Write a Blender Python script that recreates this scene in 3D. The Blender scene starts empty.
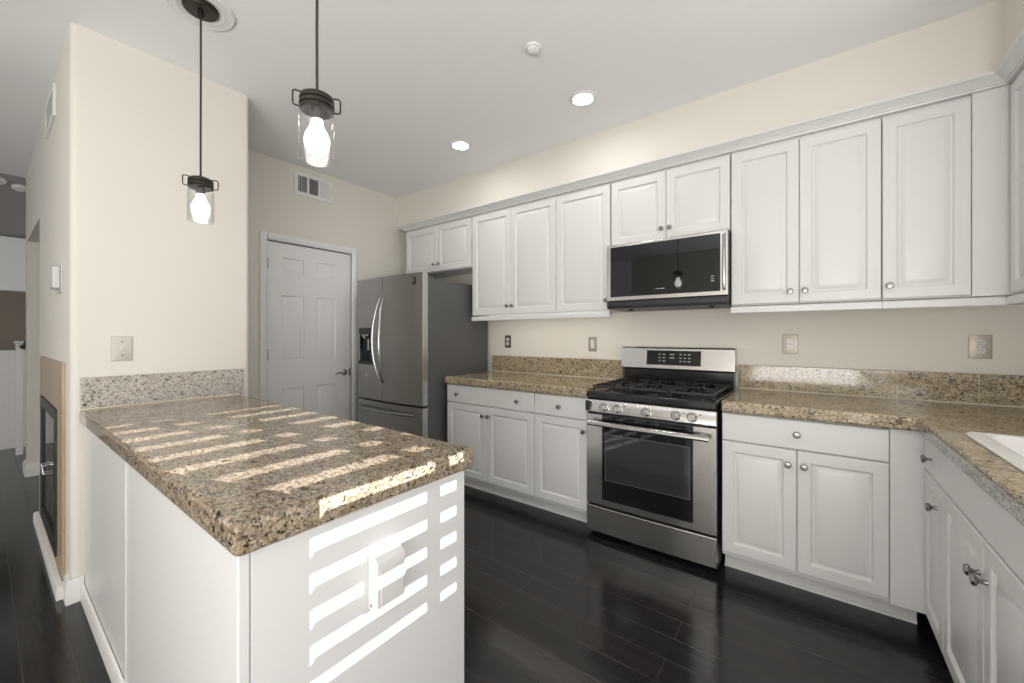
import bpy, bmesh, math, random
from mathutils import Vector, Matrix
random.seed(7)
SC = bpy.context.scene
COL = SC.collection
PI = math.pi

# ------------------------------------------------------------------ camera
cam_d = bpy.data.cameras.new('camera')
cam_d.sensor_width = 36.0
cam_d.lens = 399.09 * 36.0 / 1024.0
cam_d.shift_y = -(341.5 - 335.59) / 1024.0
cam_d.clip_start = 0.02
cam = bpy.data.objects.new('camera', cam_d)
COL.objects.link(cam)
cam.location = (1.1454, -2.9692, 1.2525)
cam.rotation_euler = (PI / 2, 0, math.radians(36.87))
SC.camera = cam

# ------------------------------------------------------------------ light and exposure
W = bpy.data.worlds.new('world'); SC.world = W
W.use_nodes = True
bgn = W.node_tree.nodes['Background']
bgn.inputs[0].default_value = (1.0, 0.985, 0.965, 1)
bgn.inputs[1].default_value = 0.6
SUN_DIR = Vector((-1.0, -0.31, -0.464))
sd = bpy.data.lights.new('sun', 'SUN'); sd.energy = 15.0; sd.angle = math.radians(0.15); sd.color = (1, .98, .95)
so = bpy.data.objects.new('sun', sd); COL.objects.link(so)
so.rotation_euler = SUN_DIR.to_track_quat('-Z', 'Y').to_euler(); so.location = (6, 1, 4)

def area(name, loc, target, sx, sy, power, color=(1, 1, 1)):
    d = bpy.data.lights.new(name, 'AREA'); d.shape = 'RECTANGLE'; d.size = sx; d.size_y = sy
    d.energy = power; d.color = color
    o = bpy.data.objects.new(name, d); COL.objects.link(o); o.location = loc
    o.rotation_euler = (Vector(target) - Vector(loc)).to_track_quat('-Z', 'Y').to_euler()
    return o
# daylight of the sink window, then three added fill lights behind the camera
area('sink_window_daylight', (2.04, -1.52, 1.84), (0, -1.6, 1.75), .95, 1.0, 7, (1, .985, .965))
area('right_rear_fill', (2.4, -4.1, 1.0), (-.6, -1.8, 2.7), 1.9, 1.9, 36, (1, .985, .96))  # added fill from the right rear; no patio doors stand there
area('ceiling_bounce_fill', (1.25, -4.8, .8), (1.1, -3.75, 2.7), 1.7, 1.0, 56, (1, .985, .97))  # added uplight bounced off the ceiling for even fill; no door here
area('living_side_fill', (-3.2, -6.2, 1.0), (-1.0, -2.5, 2.9), 3.0, 1.8, 3, (1, .985, .96))  # added weak fill aimed up from the living room side; no known window

SC.view_settings.view_transform = 'Standard'
SC.view_settings.look = 'None'
SC.view_settings.gamma = 1.0
SC.view_settings.use_curve_mapping = False
SC.view_settings.exposure = 0.08

# ------------------------------------------------------------------ materials
def new_mat(name, color, rough=.5, metal=0.0, spec=.5, emit=None, estr=0.0, coat=0.0):
    m = bpy.data.materials.new(name); m.use_nodes = True
    b = m.node_tree.nodes['Principled BSDF']
    b.inputs['Base Color'].default_value = (*color, 1)
    b.inputs['Roughness'].default_value = rough
    b.inputs['Metallic'].default_value = metal
    b.inputs['Specular IOR Level'].default_value = spec
    if coat: b.inputs['Coat Weight'].default_value = coat; b.inputs['Coat Roughness'].default_value = .08
    if emit:
        b.inputs['Emission Color'].default_value = (*emit, 1); b.inputs['Emission Strength'].default_value = estr
    return m
def nodes(m): return m.node_tree.nodes, m.node_tree.links, m.node_tree.nodes['Principled BSDF']
def ramp(N, stops):
    r = N.new('ShaderNodeValToRGB')
    e = r.color_ramp.elements
    while len(e) < len(stops): e.new(.5)
    for i, (p, c) in enumerate(stops): e[i].position = p; e[i].color = (*c, 1) if len(c) == 3 else c
    return r
def bumpy(m, scale, strength, detail=3, dist=.002):
    N, L, b = nodes(m)
    tc = N.new('ShaderNodeTexCoord'); n = N.new('ShaderNodeTexNoise'); n.inputs['Scale'].default_value = scale
    n.inputs['Detail'].default_value = detail
    L.new(tc.outputs['Object'], n.inputs['Vector'])
    bp = N.new('ShaderNodeBump'); bp.inputs['Strength'].default_value = strength; bp.inputs['Distance'].default_value = dist
    L.new(n.outputs['Fac'], bp.inputs['Height']); L.new(bp.outputs['Normal'], b.inputs['Normal'])
    return m
def vary(m, c1, c2, scale):
    N, L, b = nodes(m)
    tc = N.new('ShaderNodeTexCoord'); n = N.new('ShaderNodeTexNoise'); n.inputs['Scale'].default_value = scale
    n.inputs['Detail'].default_value = 4
    L.new(tc.outputs['Object'], n.inputs['Vector'])
    r = ramp(N, [(.35, c1), (.65, c2)]); L.new(n.outputs['Fac'], r.inputs['Fac']); L.new(r.outputs['Color'], b.inputs['Base Color'])
    return m

M = {}
M['wall'] = bumpy(new_mat('beige_wall_paint', (.75, .722, .66), .62, spec=.3), 90, .12)
M['ceiling'] = bumpy(new_mat('white_ceiling_paint', (.90, .90, .905), .8, spec=.2), 120, .15)
M['white'] = bumpy(new_mat('white_cabinet_foil', (.73, .725, .72), .3, spec=.5), 14, .03, dist=.004)
M['white_trim'] = new_mat('white_trim_paint', (.80, .79, .77), .4)
M['door_white'] = new_mat('white_door_paint', (.82, .815, .815), .42)
M['plastic'] = new_mat('white_plastic', (.66, .65, .64), .3)
M['porcelain'] = new_mat('white_porcelain', (.86, .85, .84), .1, coat=.6)
M['black'] = new_mat('black_enamel', (.012, .012, .012), .16)
M['blackglass'] = new_mat('black_glass', (.008, .008, .008), .03, spec=.6)
M['iron'] = bumpy(new_mat('cast_iron', (.015, .015, .015), .45), 200, .2)
M['blackplastic'] = new_mat('black_plastic', (.02, .02, .02), .4)
M['bronze'] = new_mat('dark_bronze', (.05, .043, .037), .38, metal=.8)
M['chrome'] = new_mat('polished_chrome', (.75, .74, .72), .14, metal=1)
M['knob'] = new_mat('satin_pewter_knob', (.30, .295, .285), .28, metal=1)
M['nickel'] = new_mat('brushed_nickel_plate', (.40, .36, .31), .4, metal=.5)
M['dark'] = new_mat('dark_void', (.01, .01, .01), .8)
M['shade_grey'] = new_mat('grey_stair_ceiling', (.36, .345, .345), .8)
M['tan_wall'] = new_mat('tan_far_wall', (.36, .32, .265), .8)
M['cord'] = new_mat('dark_cord', (.035, .03, .027), .6)
M['lamp'] = new_mat('lit_lamp_disc', (1, 1, 1), .5, emit=(1, .97, .92), estr=75)
M['bulb'] = new_mat('lit_bulb', (1, 1, 1), .5, emit=(1, .97, .93), estr=9)
M['strip'] = new_mat('lit_light_strip', (1, 1, 1), .5, emit=(1, .95, .86), estr=3.5)
M['led'] = new_mat('pale_print', (.45, .45, .44), .5)
M['caulk'] = new_mat('cream_caulk', (.74, .68, .56), .5)
M['grille_dark'] = new_mat('vent_recess', (.035, .033, .03), .8)

def steel(name, color, rough, axis, amt=.10):
    m = new_mat(name, color, rough, metal=1)
    N, L, b = nodes(m)
    tc = N.new('ShaderNodeTexCoord'); mp = N.new('ShaderNodeMapping')
    s = [260, 260, 260]; s[axis] = 3
    mp.inputs['Scale'].default_value = s
    n = N.new('ShaderNodeTexNoise'); n.inputs['Scale'].default_value = 1; n.inputs['Detail'].default_value = 2
    L.new(tc.outputs['Object'], mp.inputs['Vector']); L.new(mp.outputs['Vector'], n.inputs['Vector'])
    mr = N.new('ShaderNodeMapRange'); mr.inputs['To Min'].default_value = rough - amt; mr.inputs['To Max'].default_value = rough + amt
    L.new(n.outputs['Fac'], mr.inputs['Value']); L.new(mr.outputs['Result'], b.inputs['Roughness'])
    return m
M['steel'] = steel('brushed_stainless_steel', (.64, .63, .62), .22, 0, .0)
M['steel_handle'] = steel('brushed_steel_bar', (.50, .49, .48), .22, 0, .06)
M['fridge'] = steel('dark_stainless_steel', (.42, .413, .40), .36, 2, .02)
M['fridge_edge'] = new_mat('bright_steel_edge', (.55, .55, .54), .25, metal=1)
M['fridge_handle'] = new_mat('satin_steel_handle', (.46, .455, .45), .2, metal=1)
M['fridge_side'] = bumpy(new_mat('grey_painted_steel', (.10, .10, .098), .38), 300, .1)

def granite(name, cream, tan, grey, dark=.0, flow=(1, 1, 1), rot=(0, 0, .5), streak=1.0):
    m = new_mat(name, cream, .08, spec=.5)
    N, L, b = nodes(m)
    tc = N.new('ShaderNodeTexCoord'); mp = N.new('ShaderNodeMapping')
    mp.inputs['Scale'].default_value = flow; mp.inputs['Rotation'].default_value = rot
    L.new(tc.outputs['Object'], mp.inputs['Vector'])
    def noise(s, d, r=.6, dist=0.0):
        n = N.new('ShaderNodeTexNoise'); n.inputs['Scale'].default_value = s; n.inputs['Detail'].default_value = d
        n.inputs['Roughness'].default_value = r; n.inputs['Distortion'].default_value = dist
        L.new(mp.outputs['Vector'], n.inputs['Vector']); return n.outputs['Fac']
    def mix(fac, a, bb, k=1.0):
        if k != 1.0:
            q = N.new('ShaderNodeMath'); q.operation = 'MULTIPLY'; q.inputs[1].default_value = k; L.new(fac, q.inputs[0]); fac = q.outputs[0]
        x = N.new('ShaderNodeMix'); x.data_type = 'RGBA'
        L.new(fac, x.inputs['Factor'])
        for sock, v in ((x.inputs[6], a), (x.inputs[7], bb)):
            if isinstance(v, tuple): sock.default_value = (*v, 1)
            else: L.new(v, sock)
        return x.outputs[2]
    def mask(fac, lo, hi, inv=False):
        r = ramp(N, [(lo, (1, 1, 1) if inv else (0, 0, 0)), (hi, (0, 0, 0) if inv else (1, 1, 1))]); L.new(fac, r.inputs['Fac']); return r.outputs['Color']
    base = ramp(N, [(.36, tan), (.48, cream), (.60, grey)]); L.new(noise(55, 5, .7, .8), base.inputs['Fac'])
    c = base.outputs['Color']
    c = mix(mask(noise(13, 5, .65, 1.2), .46, .66), c, tuple(.62 * v for v in tan), .6 * streak)
    c = mix(mask(noise(170, 3, .6), .56, .66), c, tuple(min(.82, v * 1.55) for v in cream), .8)
    c = mix(mask(noise(125, 4, .75, .6), .40 + dark, .47 + dark, True), c, (.15, .11, .078), .85)
    c = mix(mask(noise(80, 5, .75, 1.0), .385 + dark, .435 + dark, True), c, (.03, .023, .02))
    L.new(c, b.inputs['Base Color'])
    return m
M['granite'] = granite('polished_tan_granite', (.54, .45, .30), (.36, .265, .145), (.47, .41, .31), .028, (.7, 1, 1))
M['granite_edge'] = granite('polished_brown_granite', (.41, .335, .24), (.28, .205, .125), (.37, .325, .265), .026, (.6, 1, 1), (0, 0, .9))
M['granite_pale'] = granite('pale_speckled_granite', (.60, .56, .50), (.48, .43, .36), (.52, .51, .49), .01, (1, .8, 1.3), (.7, 0, .2), .5)

M['granite_grey'] = granite('grey_veined_granite', (.40, .385, .36), (.30, .28, .25), (.36, .36, .36), .02, (1, .45, 1.6), (.5, 0, 0))

def wood_floor():
    m = new_mat('dark_hardwood_planks', (.012, .010, .010), .14, spec=.5)
    N, L, b = nodes(m)
    tc = N.new('ShaderNodeTexCoord')
    br = N.new('ShaderNodeTexBrick'); br.offset = .37; br.offset_frequency = 2
    br.inputs['Scale'].default_value = 1.0; br.inputs['Brick Width'].default_value = 1.1; br.inputs['Row Height'].default_value = .125
    br.inputs['Mortar Size'].default_value = .0016; br.inputs['Mortar Smooth'].default_value = .2; br.inputs['Bias'].default_value = 0
    br.inputs['Color1'].default_value = (.011, .0105, .011, 1); br.inputs['Color2'].default_value = (.021, .0185, .0185, 1)
    br.inputs['Mortar'].default_value = (.045, .040, .037, 1)
    L.new(tc.outputs['Object'], br.inputs['Vector'])
    mp = N.new('ShaderNodeMapping'); mp.inputs['Scale'].default_value = (1.6, 26, 1)
    g = N.new('ShaderNodeTexNoise'); g.inputs['Scale'].default_value = 2.2; g.inputs['Detail'].default_value = 5; g.inputs['Roughness'].default_value = .6
    L.new(tc.outputs['Object'], mp.inputs['Vector']); L.new(mp.outputs['Vector'], g.inputs['Vector'])
    gr = ramp(N, [(.3, (.55, .55, .55)), (.75, (1.5, 1.45, 1.4))]); L.new(g.outputs['Fac'], gr.inputs['Fac'])
    mx = N.new('ShaderNodeMix'); mx.data_type = 'RGBA'; mx.blend_type = 'MULTIPLY'; mx.inputs['Factor'].default_value = 1
    L.new(br.outputs['Color'], mx.inputs[6]); L.new(gr.outputs['Color'], mx.inputs[7]); L.new(mx.outputs[2], b.inputs['Base Color'])
    w = N.new('ShaderNodeTexNoise'); w.inputs['Scale'].default_value = 9; w.inputs['Detail'].default_value = 2
    mp2 = N.new('ShaderNodeMapping'); mp2.inputs['Scale'].default_value = (.8, 2.4, 1)
    L.new(tc.outputs['Object'], mp2.inputs['Vector']); L.new(mp2.outputs['Vector'], w.inputs['Vector'])
    mr = N.new('ShaderNodeMapRange'); mr.inputs['To Min'].default_value = .10; mr.inputs['To Max'].default_value = .24
    L.new(w.outputs['Fac'], mr.inputs['Value']); L.new(mr.outputs['Result'], b.inputs['Roughness'])
    ad = N.new('ShaderNodeMath'); ad.operation = 'MULTIPLY_ADD'; ad.inputs[1].default_value = -1.2
    L.new(br.outputs['Fac'], ad.inputs[0]); L.new(w.outputs['Fac'], ad.inputs[2])
    ad2 = N.new('ShaderNodeMath'); ad2.operation = 'MULTIPLY_ADD'; ad2.inputs[1].default_value = .25
    L.new(g.outputs['Fac'], ad2.inputs[0]); L.new(ad.outputs[0], ad2.inputs[2])
    bp = N.new('ShaderNodeBump'); bp.inputs['Strength'].default_value = .22; bp.inputs['Distance'].default_value = .003
    L.new(ad2.outputs[0], bp.inputs['Height']); L.new(bp.outputs['Normal'], b.inputs['Normal'])
    return m
M['floor'] = wood_floor()

def tan_tile():
    m = new_mat('tan_woodlook_tile', (.42, .32, .24), .45)
    N, L, b = nodes(m)
    tc = N.new('ShaderNodeTexCoord'); mp = N.new('ShaderNodeMapping'); mp.inputs['Scale'].default_value = (9, 9, .8)
    n = N.new('ShaderNodeTexNoise'); n.inputs['Scale'].default_value = 3; n.inputs['Detail'].default_value = 4
    L.new(tc.outputs['Object'], mp.inputs['Vector']); L.new(mp.outputs['Vector'], n.inputs['Vector'])
    r = ramp(N, [(.3, (.36, .26, .18)), (.7, (.50, .39, .29))]); L.new(n.outputs['Fac'], r.inputs['Fac'])
    L.new(r.outputs['Color'], b.inputs['Base Color'])
    return m
M['tile'] = tan_tile()

def thin_glass(name):
    m = bpy.data.materials.new(name); m.use_nodes = True
    N, L = m.node_tree.nodes, m.node_tree.links
    N.remove(N['Principled BSDF']); out = N['Material Output']
    tr = N.new('ShaderNodeBsdfTransparent'); tr.inputs[0].default_value = (.97, .97, .97, 1)
    gl = N.new('ShaderNodeBsdfGlossy'); gl.inputs['Roughness'].default_value = .06
    lw = N.new('ShaderNodeLayerWeight'); lw.inputs['Blend'].default_value = .5
    pw = N.new('ShaderNodeMath'); pw.operation = 'POWER'; pw.inputs[1].default_value = 4.0; L.new(lw.outputs['Facing'], pw.inputs[0])
    fr = N.new('ShaderNodeMath'); fr.operation = 'MULTIPLY_ADD'; fr.inputs[1].default_value = .9; fr.inputs[2].default_value = .05; L.new(pw.outputs[0], fr.inputs[0])
    mx = N.new('ShaderNodeMixShader')
    L.new(fr.outputs[0], mx.inputs[0]); L.new(tr.outputs[0], mx.inputs[1]); L.new(gl.outputs[0], mx.inputs[2]); L.new(mx.outputs[0], out.inputs[0])
    return m
M['glass'] = thin_glass('clear_thin_glass')

# ------------------------------------------------------------------ mesh helpers
def box(bm, x0, x1, y0, y1, z0, z1):
    v = [bm.verts.new((x, y, z)) for z in (z0, z1) for (x, y) in ((x0, y0), (x1, y0), (x1, y1), (x0, y1))]
    for f in ((3, 2, 1, 0), (4, 5, 6, 7), (0, 1, 5, 4), (1, 2, 6, 5), (2, 3, 7, 6), (3, 0, 4, 7)):
        bm.faces.new([v[i] for i in f])
    return v
def prism(bm, pts, z0, z1):
    """closed polygon (counter-clockwise in xy) extruded in z"""
    a = [bm.verts.new((x, y, z0)) for x, y in pts]; b = [bm.verts.new((x, y, z1)) for x, y in pts]
    n = len(pts)
    bm.faces.new(a[::-1]); bm.faces.new(b)
    for i in range(n): bm.faces.new((a[i], a[(i + 1) % n], b[(i + 1) % n], b[i]))
def sweep(bm, prof, path, up=Vector((0, 0, 1)), closed_prof=True, side=1):
    """profile points (out, up) swept along a horizontal polyline with mitred corners; 'out' points to the right of travel * side"""
    n = len(path); rings = []
    for i, p in enumerate(path):
        p = Vector(p)
        if i == 0: t = (Vector(path[1]) - p).normalized(); o = t.cross(up); k = 1
        elif i == n - 1: t = (p - Vector(path[i - 1])).normalized(); o = t.cross(up); k = 1
        else:
            t0 = (p - Vector(path[i - 1])).normalized(); t1 = (Vector(path[i + 1]) - p).normalized()
            o = (t0.cross(up) + t1.cross(up)).normalized(); k = 1 / max(.2, o.dot(t0.cross(up)))
        rings.append([bm.verts.new(p + o * (a * k * side) + up * b) for a, b in prof])
    m = len(prof)
    for i in range(n - 1):
        for j in range(m if closed_prof else m - 1):
            bm.faces.new((rings[i][j], rings[i][(j + 1) % m], rings[i + 1][(j + 1) % m], rings[i + 1][j]))
    if closed_prof:
        bm.faces.new(rings[0]); bm.faces.new(rings[-1][::-1])
def tube(bm, pts, r, seg=10, caps=True, sx=1.0):
    pts = [Vector(p) for p in pts]; rings = []
    n = len(pts); prev = None
    for i, p in enumerate(pts):
        t = (pts[min(i + 1, n - 1)] - pts[max(i - 1, 0)]).normalized()
        if prev is None:
            a = t.orthogonal().normalized()
        else:
            a = (prev - t * prev.dot(t)).normalized()
        prev = a; b = t.cross(a)
        rr = r[i] if isinstance(r, (list, tuple)) else r
        rings.append([bm.verts.new(p + a * (rr * math.cos(2 * PI * k / seg)) + b * (rr * sx * math.sin(2 * PI * k / seg))) for k in range(seg)])
    for i in range(n - 1):
        for k in range(seg):
            bm.faces.new((rings[i][k], rings[i][(k + 1) % seg], rings[i + 1][(k + 1) % seg], rings[i + 1][k]))
    if caps: bm.faces.new(rings[0][::-1]); bm.faces.new(rings[-1])
def lathe(bm, prof, origin=(0, 0, 0), axis='z', seg=24, flip=1):
    """profile of (radius, height) around an axis through origin"""
    o = Vector(origin); rings = []
    def place(r, h, a):
        c, s = r * math.cos(a), r * math.sin(a)
        if axis == 'z': return o + Vector((c, s, h))
        if axis == 'y': return o + Vector((c, h, s))
        return o + Vector((h, c, s))
    for r, h in prof:
        if r < 1e-6: rings.append([bm.verts.new(place(0, h, 0))])
        else: rings.append([bm.verts.new(place(r, h, 2 * PI * k / seg)) for k in range(seg)])
    for i in range(len(rings) - 1):
        A, B = rings[i], rings[i + 1]
        for k in range(seg):
            k2 = (k + 1) % seg
            if len(A) == 1 and len(B) == 1: continue
            if len(A) == 1: bm.faces.new((A[0], B[k2], B[k]))
            elif len(B) == 1: bm.faces.new((A[k], A[k2], B[0]))
            else: bm.faces.new((A[k], A[k2], B[k2], B[k]))
def rings_panel(bm, w, h, rings, x0=0, z0=0, y0=0, back=.02):
    """rectangular slab, front facing -Y, its face carved by nested rectangles (inset, depth)"""
    allr = [(0, back)] + rings
    rr = []
    for ins, d in allr:
        rr.append([bm.verts.new((x0 + x, y0 + d, z0 + z)) for x, z in ((ins, ins), (w - ins, ins), (w - ins, h - ins), (ins, h - ins))])
    bm.faces.new(rr[0][::-1])
    for a, b in zip(rr, rr[1:]):
        for k in range(4): bm.faces.new((a[k], a[(k + 1) % 4], b[(k + 1) % 4], b[k]))
    bm.faces.new(rr[-1])
DOOR_RINGS = [(0, .006), (.0015, .002), (.005, 0), (.050, 0), (.053, .002), (.057, .011), (.063, .012), (.084, .003), (.088, .002)]
SLAB_RINGS = [(0, .005), (.0015, .002), (.005, 0)]

def finish(bm):
    bmesh.ops.recalc_face_normals(bm, faces=bm.faces[:])
def obj(name, bm, mat, parent=None, bevel=0, seg=2, smooth=None, label=None, ang=35):
    finish(bm)
    if parent is not None:
        root = parent
        while root.parent: root = root.parent
        if root.get('_world'):
            bm.transform(Matrix.Translation(-root.location))
    me = bpy.data.meshes.new(name); bm.to_mesh(me); bm.free()
    me.materials.append(M[mat] if isinstance(mat, str) else mat)
    if smooth is None or smooth:
        for p in me.polygons: p.use_smooth = True
        me.set_sharp_from_angle(angle=math.radians(ang))
    o = bpy.data.objects.new(name, me); COL.objects.link(o)
    if parent is not None: o.parent = parent
    if bevel:
        md = o.modifiers.new('bevel', 'BEVEL'); md.width = bevel; md.segments = seg; md.limit_method = 'ANGLE'; md.angle_limit = math.radians(40)
        md.harden_normals = True
    if label: o['label'] = label
    return o
def two(o, mat2, pred):
    o.data.materials.append(M[mat2])
    for p in o.data.polygons:
        if pred(p): p.material_index = 1
    return o
def tag(o, label, cat, group=None):
    o['label'] = label; o['category'] = cat
    if group: o['group'] = group
    return o
def thing(name, label, cat, loc=(0, 0, 0), rotz=0, group=None, world=True):
    """Empty at the thing's base; with world=True its parts are given in world coordinates"""
    o = bpy.data.objects.new(name, None); COL.objects.link(o); o.empty_display_size = .1
    o.location = loc; o.rotation_euler = (0, 0, rotz)
    if world: o['_world'] = 1
    return tag(o, label, cat, group)
def struct(name, bm, mat, parent=None, bevel=0, seg=2, smooth=None):
    o = obj(name, bm, mat, parent, bevel, seg, smooth)
    if parent is None: o['kind'] = 'structure'
    return o
def BM(): return bmesh.new()
def bx(*a):
    bm = BM(); box(bm, *a); return bm
def dup(root, loc, label=None, rotz=None):
    r = root.copy(); COL.objects.link(r); r.location = loc
    if rotz is not None: r.rotation_euler = (0, 0, rotz)
    if label: r['label'] = label
    for ch in list(root.children):
        c = ch.copy(); COL.objects.link(c); c.parent = r
        for g in ch.children:
            d = g.copy(); COL.objects.link(d); d.parent = c
    return r

# ------------------------------------------------------------------ the setting
ZC = 2.725
XR = 2.13            # right wall
XD = -2.41           # pantry door wall
XP = -1.63           # end of the fireplace wall that carries the peninsula
YF = -2.716          # fireplace face
YI = -1.968
struct('floor', bx(-9, 5, -7.5, .15, -.1, 0), 'floor')
struct('ceiling', bx(-4.72, 2.35, -5.4, .15, ZC, ZC + .12), 'ceiling')
struct('wall_back', bx(XD - .12, XR + .12, 0, .12, 0, ZC), 'wall')
# right wall with the window opening above the sink
WY0, WY1, WZ0, WZ1 = -2.06, -1.00, 1.22, 2.45
bm = BM()
box(bm, XR, XR + .14, WY1, 0, 0, ZC); box(bm, XR, XR + .14, -3.1, WY0, 0, ZC)
box(bm, XR, XR + .14, WY0, WY1, 0, WZ0); box(bm, XR, XR + .14, WY0, WY1, WZ1, ZC)
struct('wall_right', bm, 'wall', smooth=False)
struct('wall_rear', bx(-1.6, XR + .14, -5.4, -5.28, 0, ZC), 'wall')
# pantry wall with door opening
DY0, DY1, DZ = -1.565, -.809, 2.045
bm = BM()
box(bm, XD - .12, XD, DY1, 0, 0, ZC); box(bm, XD - .12, XD, YI, DY0, 0, ZC); box(bm, XD - .12, XD, DY0, DY1, DZ, ZC)
box(bm, XD - .13, XD - .121, DY0 - .05, DY1 + .05, 0, DZ + .05)
struct('wall_left', bm, 'wall', smooth=False)
# fireplace wall: bullnosed block, with the hall opening further along
def arc(cx, cy, r, a0, a1, n=6):
    return [(cx + r * math.cos(math.radians(a0 + (a1 - a0) * i / n)), cy + r * math.sin(math.radians(a0 + (a1 - a0) * i / n))) for i in range(n + 1)]
rb = .028
bm = BM()
prism(bm, [(-3.22, YI), (-3.22, YF)] + arc(XP - rb, YF + rb, rb, -90, 0) + arc(XP - rb, YI - rb, rb, 0, 90), 0, ZC)
box(bm, -4.42, -3.22, YF, YF + .55, 2.09, ZC)
prism(bm, [(-4.42, YF + .9), (-4.66, YF + .9)] + arc(-4.66 + rb, YF + rb, rb, 180, 270) + [(-4.42, YF)], 0, ZC)
struct('wall_fireplace', bm, 'wall')
struct('wall_hall', bx(-4.66, XD - .12, YF + .9, YF + 1.0, 0, ZC), 'wall')
# soffit over the wall cabinets
bm = BM()
prism(bm, [(XD, 0), (XD, -.275), (1.74, -.275)] + arc(1.74, -.335, .06, 90, 0, 4)[1:] + [(1.80, -3.1), (XR, -3.1), (XR, 0)], 2.385, ZC)
struct('trim_1', bm, 'wall')
# living room beyond
struct('wall_stair', bx(-6.06, -5.96, -5.5, -.5, 0, 1.09), 'white_trim')
struct('trim_2', bx(-6.10, -5.92, -5.5, -.5, 1.75, 2.34), 'ceiling')
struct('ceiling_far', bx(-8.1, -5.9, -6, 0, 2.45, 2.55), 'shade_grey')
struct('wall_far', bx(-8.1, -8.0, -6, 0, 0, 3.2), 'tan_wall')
bm = BM()
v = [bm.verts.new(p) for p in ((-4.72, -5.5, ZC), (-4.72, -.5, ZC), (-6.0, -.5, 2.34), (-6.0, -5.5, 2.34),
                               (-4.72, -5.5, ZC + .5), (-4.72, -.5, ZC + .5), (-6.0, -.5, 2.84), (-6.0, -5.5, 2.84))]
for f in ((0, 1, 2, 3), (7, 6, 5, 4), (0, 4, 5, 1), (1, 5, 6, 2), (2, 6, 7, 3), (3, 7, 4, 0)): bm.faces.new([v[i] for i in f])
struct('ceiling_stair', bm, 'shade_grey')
struct('baseboard_stair', bx(-5.96, -5.945, -5.5, -.5, 0, .10), 'white_trim', bevel=.004)
# baseboards
BASE = [(0, 0), (.016, 0), (.016, .075), (.013, .083), (.013, .098), (.006, .108), (0, .110)]
bm = BM(); sweep(bm, BASE, [(-1.72, YF, 0), (XP, YF, 0), (XP, -2.672, 0)])
struct('baseboard_end', bm, 'white_trim')
bm = BM(); sweep(bm, BASE, [(-4.66, YF + .5, 0), (-4.66, YF, 0), (-4.42, YF, 0), (-4.42, YF + .85, 0)])
struct('baseboard_hall', bm, 'white_trim')
bm = BM(); sweep(bm, BASE, [(XD, YI, 0), (XD, -1.63, 0)])
struct('baseboard_left', bm, 'white_trim')

# window over the sink (out of frame): the sun comes through its louvred shutter
w1 = struct('window_1', bx(XR + .06, XR + .10, WY0, WY1, WZ0, WZ0 + .04), 'white_trim')
bm = BM()
box(bm, XR + .06, XR + .10, WY0, WY0 + .04, WZ0 + .04, WZ1); box(bm, XR + .06, XR + .10, WY1 - .04, WY1, WZ0 + .04, WZ1)
box(bm, XR + .06, XR + .10, WY0 + .04, WY1 - .04, WZ1 - .04, WZ1)
obj('window_frame', bm, 'white_trim', w1)
obj('window_sill', bx(XR - .02, XR + .06, WY0 + .002, WY1 - .002, WZ0 - .0, WZ0 + .018), 'white_trim', w1, bevel=.003)
sh = thing('window_shutter', 'white louvred shutter on the window above the sink', 'shutter', (2.10, (WY0 + WY1) / 2, WZ0))
GAP0, PITCH = 1.642, .0785
bm = BM()
for (a, b) in ((WY0 - .04, -1.973), (-1.635, -1.589), (-1.518, -1.412), (WY1 - .03, WY1 + .04)):
    box(bm, 2.085, 2.115, a, b, WZ0 - .03, WZ1 + .03)
obj('stile', bm, 'white_trim', sh)
k0, k1 = -4, 9
bm = BM(); box(bm, 2.085, 2.115, -1.973, WY1 - .03, WZ0 - .03, GAP0 + k0 * PITCH - .017); obj('bottom_rail', bm, 'white_trim', sh)
bm = BM(); box(bm, 2.085, 2.115, -1.973, WY1 - .03, GAP0 + k1 * PITCH + .017, WZ1 + .03); obj('top_rail', bm, 'white_trim', sh)
for k in range(k0, k1):
    z = GAP0 + (k + .5) * PITCH
    bm = BM()
    pts = [(2.10 + .055 * math.cos(a), z + .006 * math.sin(a)) for a in [2 * PI * i / 12 for i in range(12)]]
    A = [bm.verts.new((x, -1.973, zz)) for x, zz in pts]; B = [bm.verts.new((x, WY1 - .03, zz)) for x, zz in pts]
    bm.faces.new(A); bm.faces.new(B[::-1])
    for i in range(12): bm.faces.new((A[i], A[(i + 1) % 12], B[(i + 1) % 12], B[i]))
    obj('louver', bm, 'white_trim', sh)

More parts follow.
